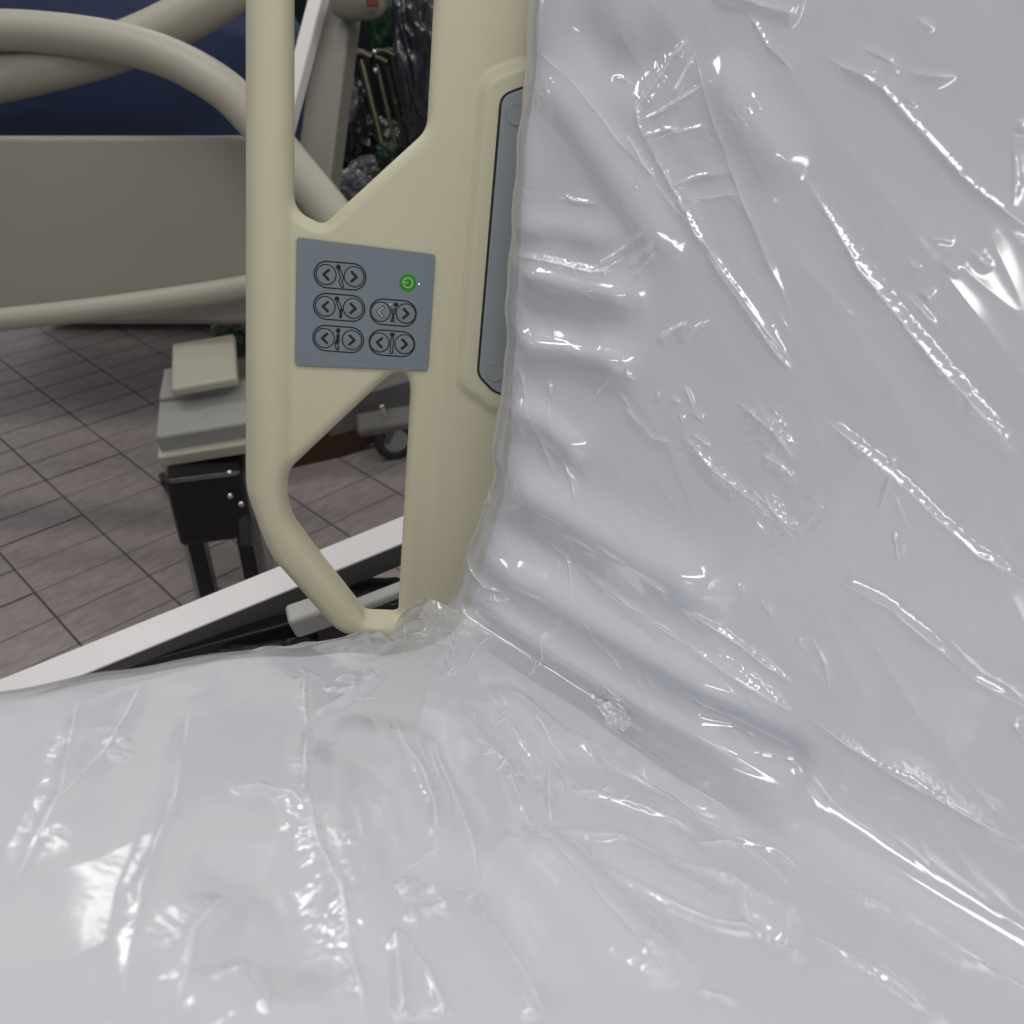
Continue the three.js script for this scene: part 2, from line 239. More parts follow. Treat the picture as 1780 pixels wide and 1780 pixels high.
// ---------- the mattress in its plastic wrap ----------
// sheet coordinates: s across the bed from its far edge, t along it; t < 0 the seat, t > 0 the raised back
const bed = thing('wrapped_mattress', 'white mattress in wrinkled clear plastic, its back raised beside the cream rail', 'mattress', [0.1, 0.5, -0.45]);
{
  const A = V(-0.0559, 0.6709, -0.6341), w = V(0.7098, 0.0647, 0.7014), b = V(0.1973, 0.9376, -0.2861), f = V(-0.6411, 0.4719, 0.6053);
  const edgePad = [[-0.0544, 0.5595], [-0.0451, 0.5219], [-0.0334, 0.4667], [-0.029, 0.4231], [-0.0232, 0.3786], [-0.016, 0.3332], [-0.0098, 0.2914], [0.0004, 0.2545], [0.0068, 0.2113], [0.0159, 0.1679], [0.0206, 0.1329], [0.0167, 0.0941], [0.012, 0.0481], [0.0085, 0.0124], [0.0085, -0.0021], [0.0032, 0.0085], [0.0097, -0.0279], [0.0213, -0.0799], [0.0317, -0.126], [0.0301, -0.181], [0.0344, -0.2143], [0.0402, -0.2597], [0.0524, -0.3394], [0.0679, -0.4077], [0.0879, -0.485]];
  const edgeFilm = [[-0.0576, 0.5597], [-0.0509, 0.522], [-0.0392, 0.4666], [-0.0342, 0.4228], [-0.0291, 0.378], [-0.0225, 0.3323], [-0.0164, 0.2902], [-0.0062, 0.2531], [-0.0011, 0.2093], [0.0007, 0.1608], [0.0093, 0.1424], [0.0025, 0.0999], [-0.004, 0.0586], [-0.0028, 0.0134], [-0.004, 0], [-0.0094, -0.001], [-0.0312, -0.0014], [-0.0346, -0.0208], [-0.0149, -0.0556], [0.0142, -0.0946], [0.0214, -0.1178], [0.0045, -0.1288], [0.0164, -0.1714], [0.028, -0.2102], [0.0359, -0.2573], [0.0509, -0.3388], [0.0654, -0.4069], [0.0843, -0.4844]];
  const edgeAt = (E) => { const s = [...E].sort((p, q) => p[1] - q[1]); return (t) => { if (t <= s[0][1]) return s[0][0]; for (let i = 1; i < s.length; i++) if (t <= s[i][1]) { const q = (t - s[i - 1][1]) / (s[i][1] - s[i - 1][1]); return mix(s[i - 1][0], s[i][0], q * q * (3 - 2 * q)); } return s[s.length - 1][0]; }; };
  // creases of the wrap: points, height and half width in millimetres, crinkle 0..1
  const ridges = [];
  const R = (pts, h, wd, cr = 0, ends = 0.25) => ridges.push({ pts, h: h / 1000 * (pts[0][1] < 0 ? 1.25 : 0.95), w: wd / 1000, cr, ends, flip: ridges.length % 2 ? 1 : -1, ch: Math.sign(h) * Math.min(0.0013, Math.abs(h) * 0.00042), cw: wd > 6 ? 0.0022 : wd > 3 ? 0.0012 : 0.0009, box: [Math.min(...pts.map((p) => p[0])), Math.max(...pts.map((p) => p[0])), Math.min(...pts.map((p) => p[1])), Math.max(...pts.map((p) => p[1]))], reach: wd / 1000 * 3.6 + 0.010 });
  R([[0.118, 0.492], [0.103, 0.469], [0.088, 0.444], [0.095, 0.432], [0.126, 0.403], [0.150, 0.380], [0.174, 0.356]], 4.5, 4, 0.9, 0.08);
  R([[0.167, 0.362], [0.207, 0.330], [0.236, 0.308], [0.263, 0.287]], 3.5, 6, 0.3);
  R([[0.118, 0.493], [0.130, 0.477], [0.151, 0.445], [0.178, 0.409], [0.220, 0.358], [0.252, 0.323]], 2.5, 9, 0.1);
  R([[0.092, 0.436], [0.107, 0.441], [0.141, 0.463]], 3, 3, 0.3);
  R([[0.099, 0.425], [0.115, 0.431], [0.129, 0.434]], 2.5, 3, 0.4);
  R([[0.107, 0.423], [0.125, 0.431], [0.156, 0.437]], 2, 3, 0.2);
  R([[0.129, 0.393], [0.153, 0.403], [0.178, 0.409]], 2, 4, 0.1);
  R([[0.143, 0.387], [0.170, 0.392], [0.191, 0.396]], 1.5, 5, 0.1);
  R([[0.116, 0.451], [0.126, 0.483]], 1.5, 3, 0);
  R([[-0.027, 0.486], [0.032, 0.456], [0.088, 0.416], [0.120, 0.397]], 3, 7, 0.05);
  R([[0.108, 0.403], [0.169, 0.363], [0.228, 0.318], [0.261, 0.295]], 3, 8, 0.05);
  R([[0.082, 0.429], [0.107, 0.407], [0.120, 0.397]], 2, 2, 0.4);
  R([[0.131, 0.520], [0.159, 0.513], [0.178, 0.508], [0.199, 0.503]], 6, 8, 0.9, 0.1);
  R([[0.125, 0.517], [0.152, 0.510]], 2, 3, 0.3);
  R([[0.159, 0.508], [0.182, 0.486], [0.206, 0.471]], 2, 2, 0.5);
  R([[-0.009, 0.328], [0.020, 0.328], [0.048, 0.328], [0.081, 0.327], [0.108, 0.333]], 3.5, 4, 0.8);
  R([[0.081, 0.327], [0.104, 0.346], [0.126, 0.363]], 2.5, 2.5, 0.3);
  R([[0.086, 0.325], [0.107, 0.342]], 1.5, 2, 0.2);
  R([[0.112, 0.333], [0.123, 0.344], [0.134, 0.358]], 2.5, 3, 0.7);
  R([[0.120, 0.327], [0.134, 0.350]], 2, 2.5, 0.6);
  R([[0.033, 0.381], [0.047, 0.376], [0.071, 0.376]], 2.5, 2.5, 0.6);
  R([[0.150, 0.288], [0.162, 0.299], [0.174, 0.308]], 2.5, 3, 0.5);
  R([[0.169, 0.290], [0.180, 0.303], [0.191, 0.313]], 2.5, 3, 0.4);
  R([[0.192, 0.231], [0.219, 0.215], [0.242, 0.208], [0.270, 0.198], [0.291, 0.190]], 2.5, 4, 0.8);
  R([[0.225, 0.264], [0.240, 0.259], [0.258, 0.251], [0.279, 0.238]], 2.5, 3.5, 0.8);
  R([[0.253, 0.235], [0.268, 0.232], [0.284, 0.224]], 2.5, 3, 0.6);
  R([[0.248, 0.212], [0.270, 0.203], [0.294, 0.192]], 2, 3, 0.7);
  R([[0.045, 0.135], [0.050, 0.145], [0.058, 0.139], [0.045, 0.135]], 1.6, 1.4, 0.2, 0.02);
  R([[0.057, 0.139], [0.078, 0.134], [0.104, 0.132], [0.116, 0.129]], 2.2, 2.2, 0.2);
  R([[0.019, 0.251], [0.042, 0.215], [0.064, 0.192], [0.093, 0.157]], 1.6, 2.6, 0);
  R([[0.062, 0.225], [0.089, 0.185], [0.108, 0.164], [0.114, 0.154], [0.113, 0.146]], 1.6, 2.2, 0.1);
  R([[0.053, 0.202], [0.064, 0.206]], 1.2, 1.2, 0);
  R([[-0.005, 0.072], [0.004, 0.062], [0.019, 0.054], [0.041, 0.046], [0.054, 0.049], [0.069, 0.055]], 3, 2, 0.1);
  R([[0.005, 0.131], [0.013, 0.124], [0.018, 0.116]], 1.6, 1.6, 0.1);
  R([[0.071, 0.115], [0.091, 0.111], [0.112, 0.105], [0.130, 0.086], [0.151, 0.064], [0.173, 0.049], [0.194, 0.041]], 2, 2.5, 0.1);
  R([[0.116, 0.103], [0.159, 0.098], [0.211, 0.091], [0.243, 0.087], [0.283, 0.083], [0.330, 0.074]], 4, 5, 0.25);
  R([[0.240, 0.088], [0.269, 0.083], [0.298, 0.079], [0.329, 0.076]], 3, 5, 0.9);
  R([[0.226, 0.111], [0.261, 0.107], [0.286, 0.102], [0.325, 0.093]], 3, 3.5, 0.4);
  R([[0.146, 0.102], [0.188, 0.095], [0.232, 0.091]], 2, 4, 0.1);
  R([[0.133, 0.066], [0.118, 0.029], [0.131, -0.042]], 1.6, 1.4, 0);
  R([[0.154, 0.067], [0.169, 0.055], [0.194, 0.039]], 1.8, 1.6, 0);
  R([[0.246, 0.052], [0.282, 0.048], [0.315, 0.050], [0.338, 0.050]], 2, 2.2, 0.1);
  R([[0.018, 0.013], [0.037, -0.010], [0.050, -0.004]], 1.5, 1.6, 0.1);
  R([[0.097, -0.076], [0.075, -0.042], [0.070, -0.021], [0.079, -0.014]], 2, 1.6, 0.1);
  R([[0.044, 0.036], [0.060, 0.040], [0.072, 0.050]], 1.5, 2, 0.8);
  R([[0.130, -0.032], [0.119, -0.004], [0.126, 0.000]], 1.5, 2, 0.3);
  R([[0.308, 0.032], [0.324, 0.038], [0.341, 0.040]], 3, 6, 0.1);
  R([[0.135, 0.237], [0.167, 0.221], [0.187, 0.223]], 1.2, 3, 0.4);
  R([[0.107, 0.237], [0.122, 0.256]], 1, 2.5, 0.3);
  R([[0.086, -0.226], [0.115, -0.248], [0.159, -0.276], [0.185, -0.296], [0.209, -0.313], [0.231, -0.324], [0.255, -0.336], [0.279, -0.343], [0.304, -0.356], [0.320, -0.365], [0.342, -0.376]], 3, 5, 0.7, 0.06);
  R([[0.156, -0.275], [0.135, -0.245], [0.125, -0.220], [0.106, -0.186], [0.095, -0.164]], 3.5, 8, 0.2);
  R([[0.109, -0.195], [0.098, -0.176], [0.093, -0.162]], 2.5, 3, 0.6);
  R([[0.158, -0.213], [0.186, -0.227], [0.218, -0.241], [0.246, -0.256], [0.274, -0.278], [0.284, -0.289]], 3, 4, 0.4);
  R([[0.294, -0.321], [0.291, -0.310], [0.289, -0.302]], 3, 3, 0.3);
  R([[0.294, -0.302], [0.304, -0.305], [0.315, -0.309]], 2.5, 4, 0.3);
  R([[0.309, -0.331], [0.308, -0.320], [0.311, -0.308], [0.311, -0.300]], 3.5, 3.5, 0.4);
  R([[0.296, -0.322], [0.298, -0.314], [0.294, -0.306]], 2.5, 2.5, 0.3);
  R([[0.307, -0.289], [0.308, -0.280], [0.310, -0.291]], 2, 2.5, 0.2);
  R([[0.313, -0.339], [0.328, -0.349], [0.348, -0.364]], 4.5, 3, 0.15, 0.05);
  R([[0.314, -0.339], [0.323, -0.338], [0.336, -0.340], [0.356, -0.349]], 2.5, 6, 0.1, 0.05);
  R([[0.035, -0.040], [0.081, -0.079], [0.112, -0.107]], 2, 2, 0.3);
  R([[0.109, -0.111], [0.101, -0.095], [0.109, -0.094], [0.111, -0.112]], 2.2, 1.6, 0.2, 0.03);
  R([[0.070, -0.078], [0.111, -0.110]], 2, 2, 0.2);
  R([[0.171, -0.159], [0.197, -0.165], [0.213, -0.165], [0.228, -0.170], [0.242, -0.183], [0.266, -0.200], [0.285, -0.211]], 2.6, 2, 0.3);
  R([[0.285, -0.211], [0.316, -0.219], [0.348, -0.229], [0.389, -0.240]], -2.5, 3.5, 0, 0.1);
  R([[0.158, -0.108], [0.199, -0.127], [0.232, -0.140]], 2.2, 2.6, 0.1);
  R([[0.184, -0.098], [0.218, -0.115], [0.242, -0.123]], 1.8, 2, 0.1);
  R([[0.230, -0.128], [0.247, -0.142], [0.261, -0.154]], 2.4, 2, 0.3);
  R([[0.261, -0.154], [0.273, -0.138], [0.295, -0.121], [0.312, -0.110], [0.329, -0.102]], 4, 3, 0.4);
  R([[0.334, -0.116], [0.342, -0.098], [0.352, -0.086], [0.369, -0.089], [0.389, -0.095]], 3.6, 4, 0.8);
  R([[0.290, -0.200], [0.308, -0.179], [0.323, -0.160], [0.334, -0.152]], 2.6, 4, 0.2);
  R([[0.334, -0.152], [0.349, -0.145], [0.364, -0.132], [0.381, -0.129], [0.393, -0.124], [0.407, -0.124]], 4.5, 5, 0.9, 0.1);
  R([[0.315, -0.204], [0.342, -0.200], [0.360, -0.193], [0.380, -0.180], [0.397, -0.163], [0.422, -0.158]], 3, 5, 0.3);
  R([[0.397, -0.164], [0.409, -0.158], [0.422, -0.157]], 3, 5, 0.9);
  R([[0.217, -0.086], [0.250, -0.087], [0.281, -0.082], [0.318, -0.065], [0.354, -0.066], [0.383, -0.067]], 4, 3.5, 0.2, 0.12);
  R([[0.217, -0.085], [0.232, -0.095], [0.247, -0.100]], 1.6, 1.6, 0);
  R([[0.237, -0.139], [0.263, -0.173], [0.285, -0.196]], 1.6, 2, 0.3);
  R([[0.316, -0.287], [0.340, -0.297], [0.364, -0.307], [0.378, -0.312]], 4, 7, 0.1);
  R([[0.282, -0.304], [0.279, -0.279]], 1, 4, 0.2);
  R([[0.363, -0.313], [0.376, -0.317]], 2, 4, 0.8);
  R([[0.180, -0.197], [0.251, -0.240], [0.301, -0.272]], 1.6, 8, 0);
  R([[0.224, -0.035], [0.284, -0.050], [0.336, -0.046]], 1.5, 8, 0);
  R([[0.403, -0.235], [0.411, -0.226], [0.418, -0.223]], 1.6, 1.6, 0.1);
  R([[0.294, -0.404], [0.312, -0.405], [0.327, -0.405]], 3, 10, 0.1);
  R([[0.197, -0.349], [0.199, -0.331], [0.212, -0.322], [0.235, -0.327]], 2, 8, 0);
  R([[0.016, -0.114], [0.033, -0.112], [0.045, -0.101], [0.058, -0.073]], 2, 4, 0.1);
  R([[-0.020, -0.045], [0.010, -0.039], [0.060, -0.071]], 2, 3, 0.1);
  R([[0.026, -0.178], [0.019, -0.145], [0.040, -0.145], [0.079, -0.158]], 2, 7, 0);
  R([[0.047, -0.246], [0.034, -0.204], [0.032, -0.172]], 1.5, 2, 0.1);
  R([[0.228, 0.414], [0.283, 0.361], [0.347, 0.314], [0.411, 0.271]], 3.5, 6, 0.6);
  R([[0.213, 0.485], [0.265, 0.463], [0.334, 0.413], [0.377, 0.391]], 3, 6, 0.4);
  R([[0.285, 0.270], [0.341, 0.246], [0.398, 0.218], [0.434, 0.211]], 3, 5, 0.6);
  R([[0.333, 0.078], [0.390, 0.071], [0.447, 0.069], [0.481, 0.068]], 4, 6, 0.5);
  R([[0.385, -0.065], [0.430, -0.052], [0.475, -0.053], [0.511, -0.039]], 4, 5, 0.6);
  R([[0.413, -0.131], [0.442, -0.127], [0.478, -0.130]], 3, 5, 0.7);
  R([[0.323, 0.174], [0.366, 0.168], [0.421, 0.148], [0.456, 0.144]], 3, 8, 0.2);
  R([[0.107, -0.320], [0.193, -0.374], [0.246, -0.415], [0.301, -0.448]], 2, 8, 0.15);
  R([[0.075, -0.332], [0.146, -0.386], [0.194, -0.435]], 2, 9, 0.1);
  R([[0.094, -0.379], [0.177, -0.420], [0.228, -0.456]], 2, 8, 0.15);
  R([[0.260, -0.385], [0.278, -0.409], [0.309, -0.432]], 2.5, 6, 0.3);
  // small stray creases, in loose clusters
  for (let k = 0; k < 34; k++) {
    const back = k % 5 < 3, cs = 0.02 + rnd() * 0.42, ct = back ? 0.03 + rnd() * 0.47 : -0.04 - rnd() * 0.40, a0 = (back ? -0.95 : 2.1) + (rnd() - 0.5) * 1.6, n = 1 + Math.floor(rnd() * rnd() * 7);
    for (let q = 0; q < n; q++) {
      const s = cs + (rnd() - 0.5) * 0.034, u = ct + (rnd() - 0.5) * 0.034, a = a0 + (rnd() - 0.5) * 0.9, L = 0.009 + rnd() * rnd() * 0.045, bend = (rnd() - 0.5) * 0.5;
      R([[s, u], [s + Math.cos(a) * L * 0.5, u + Math.sin(a) * L * 0.5], [s + Math.cos(a) * L * 0.5 + Math.cos(a + bend) * L * 0.5, u + Math.sin(a) * L * 0.5 + Math.sin(a + bend) * L * 0.5]], 0.7 + rnd() * 0.9, 0.9 + rnd() * 0.9, rnd() * 0.35, 0.35);
    }
  }
  const soft = [];
  const F = (pts, h, wd, pad = 0.6, film = 1) => soft.push({ pts, h: h / 1000, w: wd / 1000, pad, film });
  F([[-0.025, 0.347], [0.038, 0.354], [0.107, 0.352]], 5, 12, 1.25, 0.6);
  F([[-0.006, 0.316], [0.062, 0.313], [0.140, 0.314]], 10, 15, 1.25, 0.6);
  F([[0.000, 0.281], [0.046, 0.283], [0.106, 0.281]], -7, 12, 1.2, 0.4);
  F([[0.008, 0.256], [0.075, 0.268], [0.149, 0.265]], 10, 16, 1.25, 0.6);
  F([[0.014, 0.208], [0.068, 0.203], [0.122, 0.185]], 7, 16, 1.25, 0.6);
  F([[0.021, 0.144], [0.079, 0.142], [0.172, 0.132], [0.274, 0.128]], 12, 22, 1.1, 0.7);
  F([[0.006, 0.106], [0.077, 0.105], [0.158, 0.102]], -5, 14);
  F([[0.005, 0.068], [0.106, 0.071], [0.191, 0.067], [0.293, 0.065], [0.333, 0.063]], 13, 18, 1.1, 0.65);
  F([[0.002, 0.038], [0.078, 0.026], [0.146, 0.021], [0.232, 0.019], [0.345, 0.027]], 10, 16, 1, 0.6);
  F([[-0.001, 0.513], [0.049, 0.476], [0.077, 0.473], [0.104, 0.499]], -7, 18);
  F([[0.138, 0.481], [0.182, 0.439], [0.227, 0.403]], 6, 16);
  F([[-0.026, 0.471], [0.033, 0.435], [0.097, 0.386], [0.162, 0.338]], 7, 16);
  F([[-0.035, 0.445], [-0.011, 0.393], [-0.015, 0.338]], 5, 14);
  F([[0.004, 0.014], [0.058, 0.003], [0.121, -0.002], [0.184, -0.004], [0.230, -0.013], [0.273, -0.016], [0.319, -0.013], [0.370, -0.010]], -46, 10, 1, 0.04);
  F([[0.266, 0.044], [0.309, 0.042], [0.352, 0.044]], -14, 12, 1, 0.8);
  F([[0.064, -0.194], [0.051, -0.142], [0.024, -0.089]], 8, 16);
  F([[-0.004, -0.065], [0.009, -0.049], [0.060, -0.074]], 8, 14);
  F([[0.131, -0.079], [0.207, -0.098], [0.250, -0.087]], 8, 12);
  F([[0.151, -0.119], [0.211, -0.141], [0.265, -0.169]], -5, 10);
  F([[0.145, -0.216], [0.246, -0.256], [0.304, -0.286]], 6, 22);
  F([[0.168, -0.269], [0.261, -0.322], [0.325, -0.356]], 5, 18);
  F([[0.254, -0.072], [0.301, -0.064], [0.362, -0.075]], -10, 11);
  F([[0.374, -0.151], [0.417, -0.150]], -10, 10);
  F([[0.274, -0.211], [0.349, -0.226], [0.399, -0.241]], 7, 18);
  F([[0.286, -0.261], [0.339, -0.284], [0.380, -0.302]], -5, 14);
  F([[0.233, -0.369], [0.268, -0.367], [0.327, -0.388]], -5, 22);
  F([[0.293, -0.176], [0.345, -0.170], [0.415, -0.145]], 6, 12);
  const CLUMP = [[0.195, 0.003, 0.016, 4.5], [0.185, 0.012, 0.012, 2], [0.223, 0.024, 0.01, 1.6], [-0.009, 0.452, 0.014, 1.6], [0.036, 0.371, 0.014, 1], [0.101, 0.391, 0.016, 1], [0.033, 0.326, 0.016, 1.6], [-0.007, 0.380, 0.02, 0.8], [0.252, 0.254, 0.022, 1.2], [0.290, 0.201, 0.022, 1.4], [0.060, 0.043, 0.012, 1.6], [0.298, -0.318, 0.016, 1.2], [0.306, -0.300, 0.014, 1.6], [0.090, -0.227, 0.01, 1.6], [0.097, -0.175, 0.01, 1.4], [0.297, -0.355, 0.014, 1.2], [0.178, 0.453, 0.02, 0.8], [0.175, 0.435, 0.018, 0.8], [0.150, 0.426, 0.014, 1], [0.194, 0.225, 0.014, 0.8], [0.017, -0.028, 0.008, 1.5], [0.039, -0.108, 0.006, 1.2], [0.236, -0.177, 0.008, 1.2]];
  const softAt = (s, t, of) => { let h = 0; for (const q of soft) { const [d, at, run] = sdLine(q.pts, s, t); if (d < q.w * 3) h += q.h * q[of] * Math.exp(-(d / q.w) * (d / q.w)) * sstep(0, run * 0.2 + 0.01, at + 0.004) * sstep(0, run * 0.2 + 0.01, run - at + 0.004); } return h; };
  const filmAt = (s, t) => {
    let h = 0, crink = 0;
    for (const q of ridges) {
      const [x0, x1, y0, y1] = q.box, m = q.reach; if (s < x0 - m || s > x1 + m || t < y0 - m || t > y1 + m) continue;
      // a tent of film, steeper on one side, with a thin hard crest; crinkled creases carry short pleats across the crest
      const j = 0.0006 * N3(s * 55, t * 55, 2) + q.cr * 0.0010 * N3(s * 190, t * 190, 3);
      let [d, at, run, side] = sdLine(q.pts, s, t); if (d > m) continue; const sd = side * d + j; d = Math.abs(sd);
      const taper = sstep(0, run * q.ends + 1e-4, at) * sstep(0, run * q.ends + 1e-4, run - at), vary = 0.8 + 0.6 * N3(at * 30, q.pts[0][0] * 90, 5), e = 0.0005;
      const tw = Math.max(q.w * 1.8, 0.004) * (sd * q.flip > 0 ? 0.55 : 1.7), soft1 = Math.max(0, 1 - (Math.hypot(d, 0.0008) - 0.0008) / tw), crest = Math.exp(-(Math.hypot(d, e) - e) / q.cw);
      h += taper * vary * (q.h * (0.7 * soft1 * (0.35 + 0.65 * soft1)) + q.ch * crest);
      if (q.cr) { const ph = at / 0.0052 + 1.6 * N3(s * 70, t * 70, 14), tri = Math.abs(ph - Math.floor(ph) - 0.5) * 2; h += q.cr * 0.0005 * taper * tri * Math.exp(-d / (q.w * 1.1 + 0.001)) * (0.6 + N3(at * 60, d * 200, 15)); crink += 0.25 * q.cr * taper * Math.exp(-(d * d) / (q.w * q.w * 4)); }
    }
    for (const [cs, ct, cr, ch] of CLUMP) { const d = Math.hypot(s - cs, t - ct) / cr; if (d < 2) crink += 0.6 * ch * Math.exp(-d * d * 1.6); }
    // loose waves of the film, drawn out along the pull lines: fanning from the corner on the seat, slanting on the back
    let a, r; if (t < 0) { a = Math.atan2(s + 0.05, -t + 0.06); r = Math.hypot(s + 0.05, t - 0.06); } else { const x = s * 0.62 + t * 0.78, y = s * 0.78 - t * 0.62; a = x * 3.2; r = y; }
    const kk = sstep(-0.04, 0.04, t), wave = (fa, fr, z) => { const q = 1 - Math.abs(N3((t < 0 ? a * fa : a * fa), r * fr, z)) * 2; return q; };
    const W1 = wave(4.2, 2.6, t < 0 ? 1 : 11), W2 = wave(11, 6, t < 0 ? 2 : 12), blend = Math.min(1, Math.abs(t) / 0.03);
    h += blend * (0.0011 * (W1 > 0 ? W1 * W1 : 0) + 0.0003 * (W2 > 0 ? W2 * W2 * W2 : 0));
    h += 0.0011 * N3(s * 8, t * 8, 6) + 0.0002 * N3(s * 36, t * 36, 7);
    const patch = sstep(0.05, 0.45, N3(s * 11, t * 11, 21)), k1 = 1 - 2 * Math.abs(N3(s * 110, t * 110, 9)), k2 = 1 - 2 * Math.abs(N3(s * 260, t * 260, 10));
    h += (0.03 * patch + crink) * (0.0009 * Math.max(0, k1) ** 2 + 0.0005 * Math.max(0, k2) ** 2);
    return h;
  };
  // hard creases turn cloudy, and white glint lines are painted in along them: a map of how clear it is, over the part of the sheet near the rail
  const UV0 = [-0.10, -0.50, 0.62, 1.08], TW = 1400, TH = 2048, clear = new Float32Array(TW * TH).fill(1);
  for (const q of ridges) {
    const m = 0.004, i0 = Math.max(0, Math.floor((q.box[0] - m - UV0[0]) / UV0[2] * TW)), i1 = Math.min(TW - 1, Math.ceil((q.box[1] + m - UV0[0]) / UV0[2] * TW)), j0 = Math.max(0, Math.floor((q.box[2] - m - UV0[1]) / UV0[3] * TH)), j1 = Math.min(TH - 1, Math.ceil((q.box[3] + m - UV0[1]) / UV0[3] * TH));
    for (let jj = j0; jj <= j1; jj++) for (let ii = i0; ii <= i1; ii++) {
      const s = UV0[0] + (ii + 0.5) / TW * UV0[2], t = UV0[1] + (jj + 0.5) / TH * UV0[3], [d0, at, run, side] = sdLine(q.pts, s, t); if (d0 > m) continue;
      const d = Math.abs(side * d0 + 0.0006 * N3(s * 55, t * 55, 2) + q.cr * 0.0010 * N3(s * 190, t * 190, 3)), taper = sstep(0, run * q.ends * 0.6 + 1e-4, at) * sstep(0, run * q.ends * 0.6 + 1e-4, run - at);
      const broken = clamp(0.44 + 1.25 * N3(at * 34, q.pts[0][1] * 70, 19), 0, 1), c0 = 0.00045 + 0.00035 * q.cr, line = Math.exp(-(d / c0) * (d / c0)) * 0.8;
      const whiteFleck = q.cr * 0.55 * Math.max(0, 1 - d / 0.0034) * clamp(N3(s * 420, t * 420, 23) * 2.4, 0, 1);
      clear[jj * TW + ii] = Math.min(clear[jj * TW + ii], 1 - taper * broken * Math.max(line, whiteFleck));
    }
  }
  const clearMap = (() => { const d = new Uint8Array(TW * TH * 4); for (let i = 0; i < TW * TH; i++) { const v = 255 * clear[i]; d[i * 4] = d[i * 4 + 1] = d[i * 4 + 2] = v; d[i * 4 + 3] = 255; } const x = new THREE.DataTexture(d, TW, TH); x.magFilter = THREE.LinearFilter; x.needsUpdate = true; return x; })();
  const sheetGeo = (edgeE, lift, R0, rEdge, drop, height, S, T) => {
    const e = edgeAt(edgeE), pos = new Float32Array(S.length * T.length * 3), uv = new Float32Array(S.length * T.length * 2), index = [], p = V(), q = V(), nn = V(), sp = (x) => R0 * Math.log1p(Math.exp(Math.min(40, x / R0))) + (x / R0 > 40 ? x - 40 * R0 : 0);
    T.forEach((t, j) => {
      const gb = sp(t), gf = sp(-t), kb = 1 / (1 + Math.exp(-t / R0)), tang = b.clone().multiplyScalar(kb).addScaledVector(f, -(1 - kb)).normalize(), n = w.clone().cross(tang).normalize(), e0 = e(t) - (0.0155 + 0.004 * sstep(0.2, 0.5, t)) * sstep(-0.06, 0.0, t) - 0.024 * sstep(-0.10, -0.26, t);
      S.forEach((s0, i) => {
        // s0 >= 0 lies on the flat; below it the sheet turns over the edge and falls down the side
        let lat, dn = 0, tilt = 0; const arc = rEdge * Math.PI / 2;
        if (s0 >= 0) lat = e0 + rEdge + s0; else if (s0 > -arc) { tilt = -s0 / rEdge; lat = e0 + rEdge - Math.sin(tilt) * rEdge; dn = rEdge * (1 - Math.cos(tilt)); } else { tilt = Math.PI / 2; lat = e0; dn = rEdge + (-s0 - arc); }
        const o = (j * S.length + i), fade = s0 < -arc ? 0.45 : 1 - 0.55 * sstep(0.012, -arc, s0);
        nn.copy(n).multiplyScalar(Math.cos(tilt)).addScaledVector(w, -Math.sin(tilt));
        p.copy(A).addScaledVector(w, lat).addScaledVector(b, gb).addScaledVector(f, gf).addScaledVector(n, -dn).addScaledVector(nn, lift + height(e0 + rEdge + s0, t) * fade);
        pos[o * 3] = p.x - bed.position.x; pos[o * 3 + 1] = p.y - bed.position.y; pos[o * 3 + 2] = p.z - bed.position.z; uv[o * 2] = (e0 + rEdge + s0 - UV0[0]) / UV0[2]; uv[o * 2 + 1] = (t - UV0[1]) / UV0[3];
      });
    });
    for (let j = 0; j + 1 < T.length; j++) for (let i = 0; i + 1 < S.length; i++) { const o = j * S.length + i; index.push(o, o + 1, o + S.length, o + 1, o + S.length + 1, o + S.length); }
    const g = new THREE.BufferGeometry(); g.setAttribute('position', new THREE.BufferAttribute(pos, 3)); g.setAttribute('uv', new THREE.BufferAttribute(uv, 2)); g.setIndex(index); g.computeVertexNormals(); return g;
  };
  const steps = (a, c, d, e2, fine, coarse) => { const o = []; let x = a; while (x < e2) { o.push(x); x += x < c ? Math.min(coarse, fine + (c - x) * 0.15) : x > d ? Math.min(coarse, fine + (x - d) * 0.12) : fine; } o.push(e2); return o; };
  const padH = (s, t) => softAt(s, t, 'pad') + 0.0022 * N3(s * 9, t * 9, 40) + 0.0008 * N3(s * 26, t * 26, 41);
  mesh('mattress_pad', sheetGeo(edgePad, 0, 0.010, 0.05, 0.12, padH, steps(-0.17, -0.06, 0.45, 0.86, 0.004, 0.03), steps(-0.75, -0.5, 0.52, 0.72, 0.004, 0.03)), M.pad, bed).userData.label = 'white fabric mattress under the plastic';
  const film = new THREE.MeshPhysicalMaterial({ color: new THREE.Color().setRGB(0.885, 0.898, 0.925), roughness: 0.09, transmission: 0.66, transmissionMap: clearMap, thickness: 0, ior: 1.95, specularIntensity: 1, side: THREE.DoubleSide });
  const wrap = mesh('plastic_wrap', sheetGeo(edgeFilm, 0.004, 0.02, 0.05, 0.12, (s, t) => Math.max(padH(s, t) - 0.0025, softAt(s, t, 'film') + filmAt(s, t)), steps(-0.15, -0.055, 0.42, 0.88, 0.0009, 0.02), steps(-0.77, -0.46, 0.52, 0.74, 0.0009, 0.02)), film, bed); wrap.userData.label = 'clear wrinkled plastic wrap with bright creases';
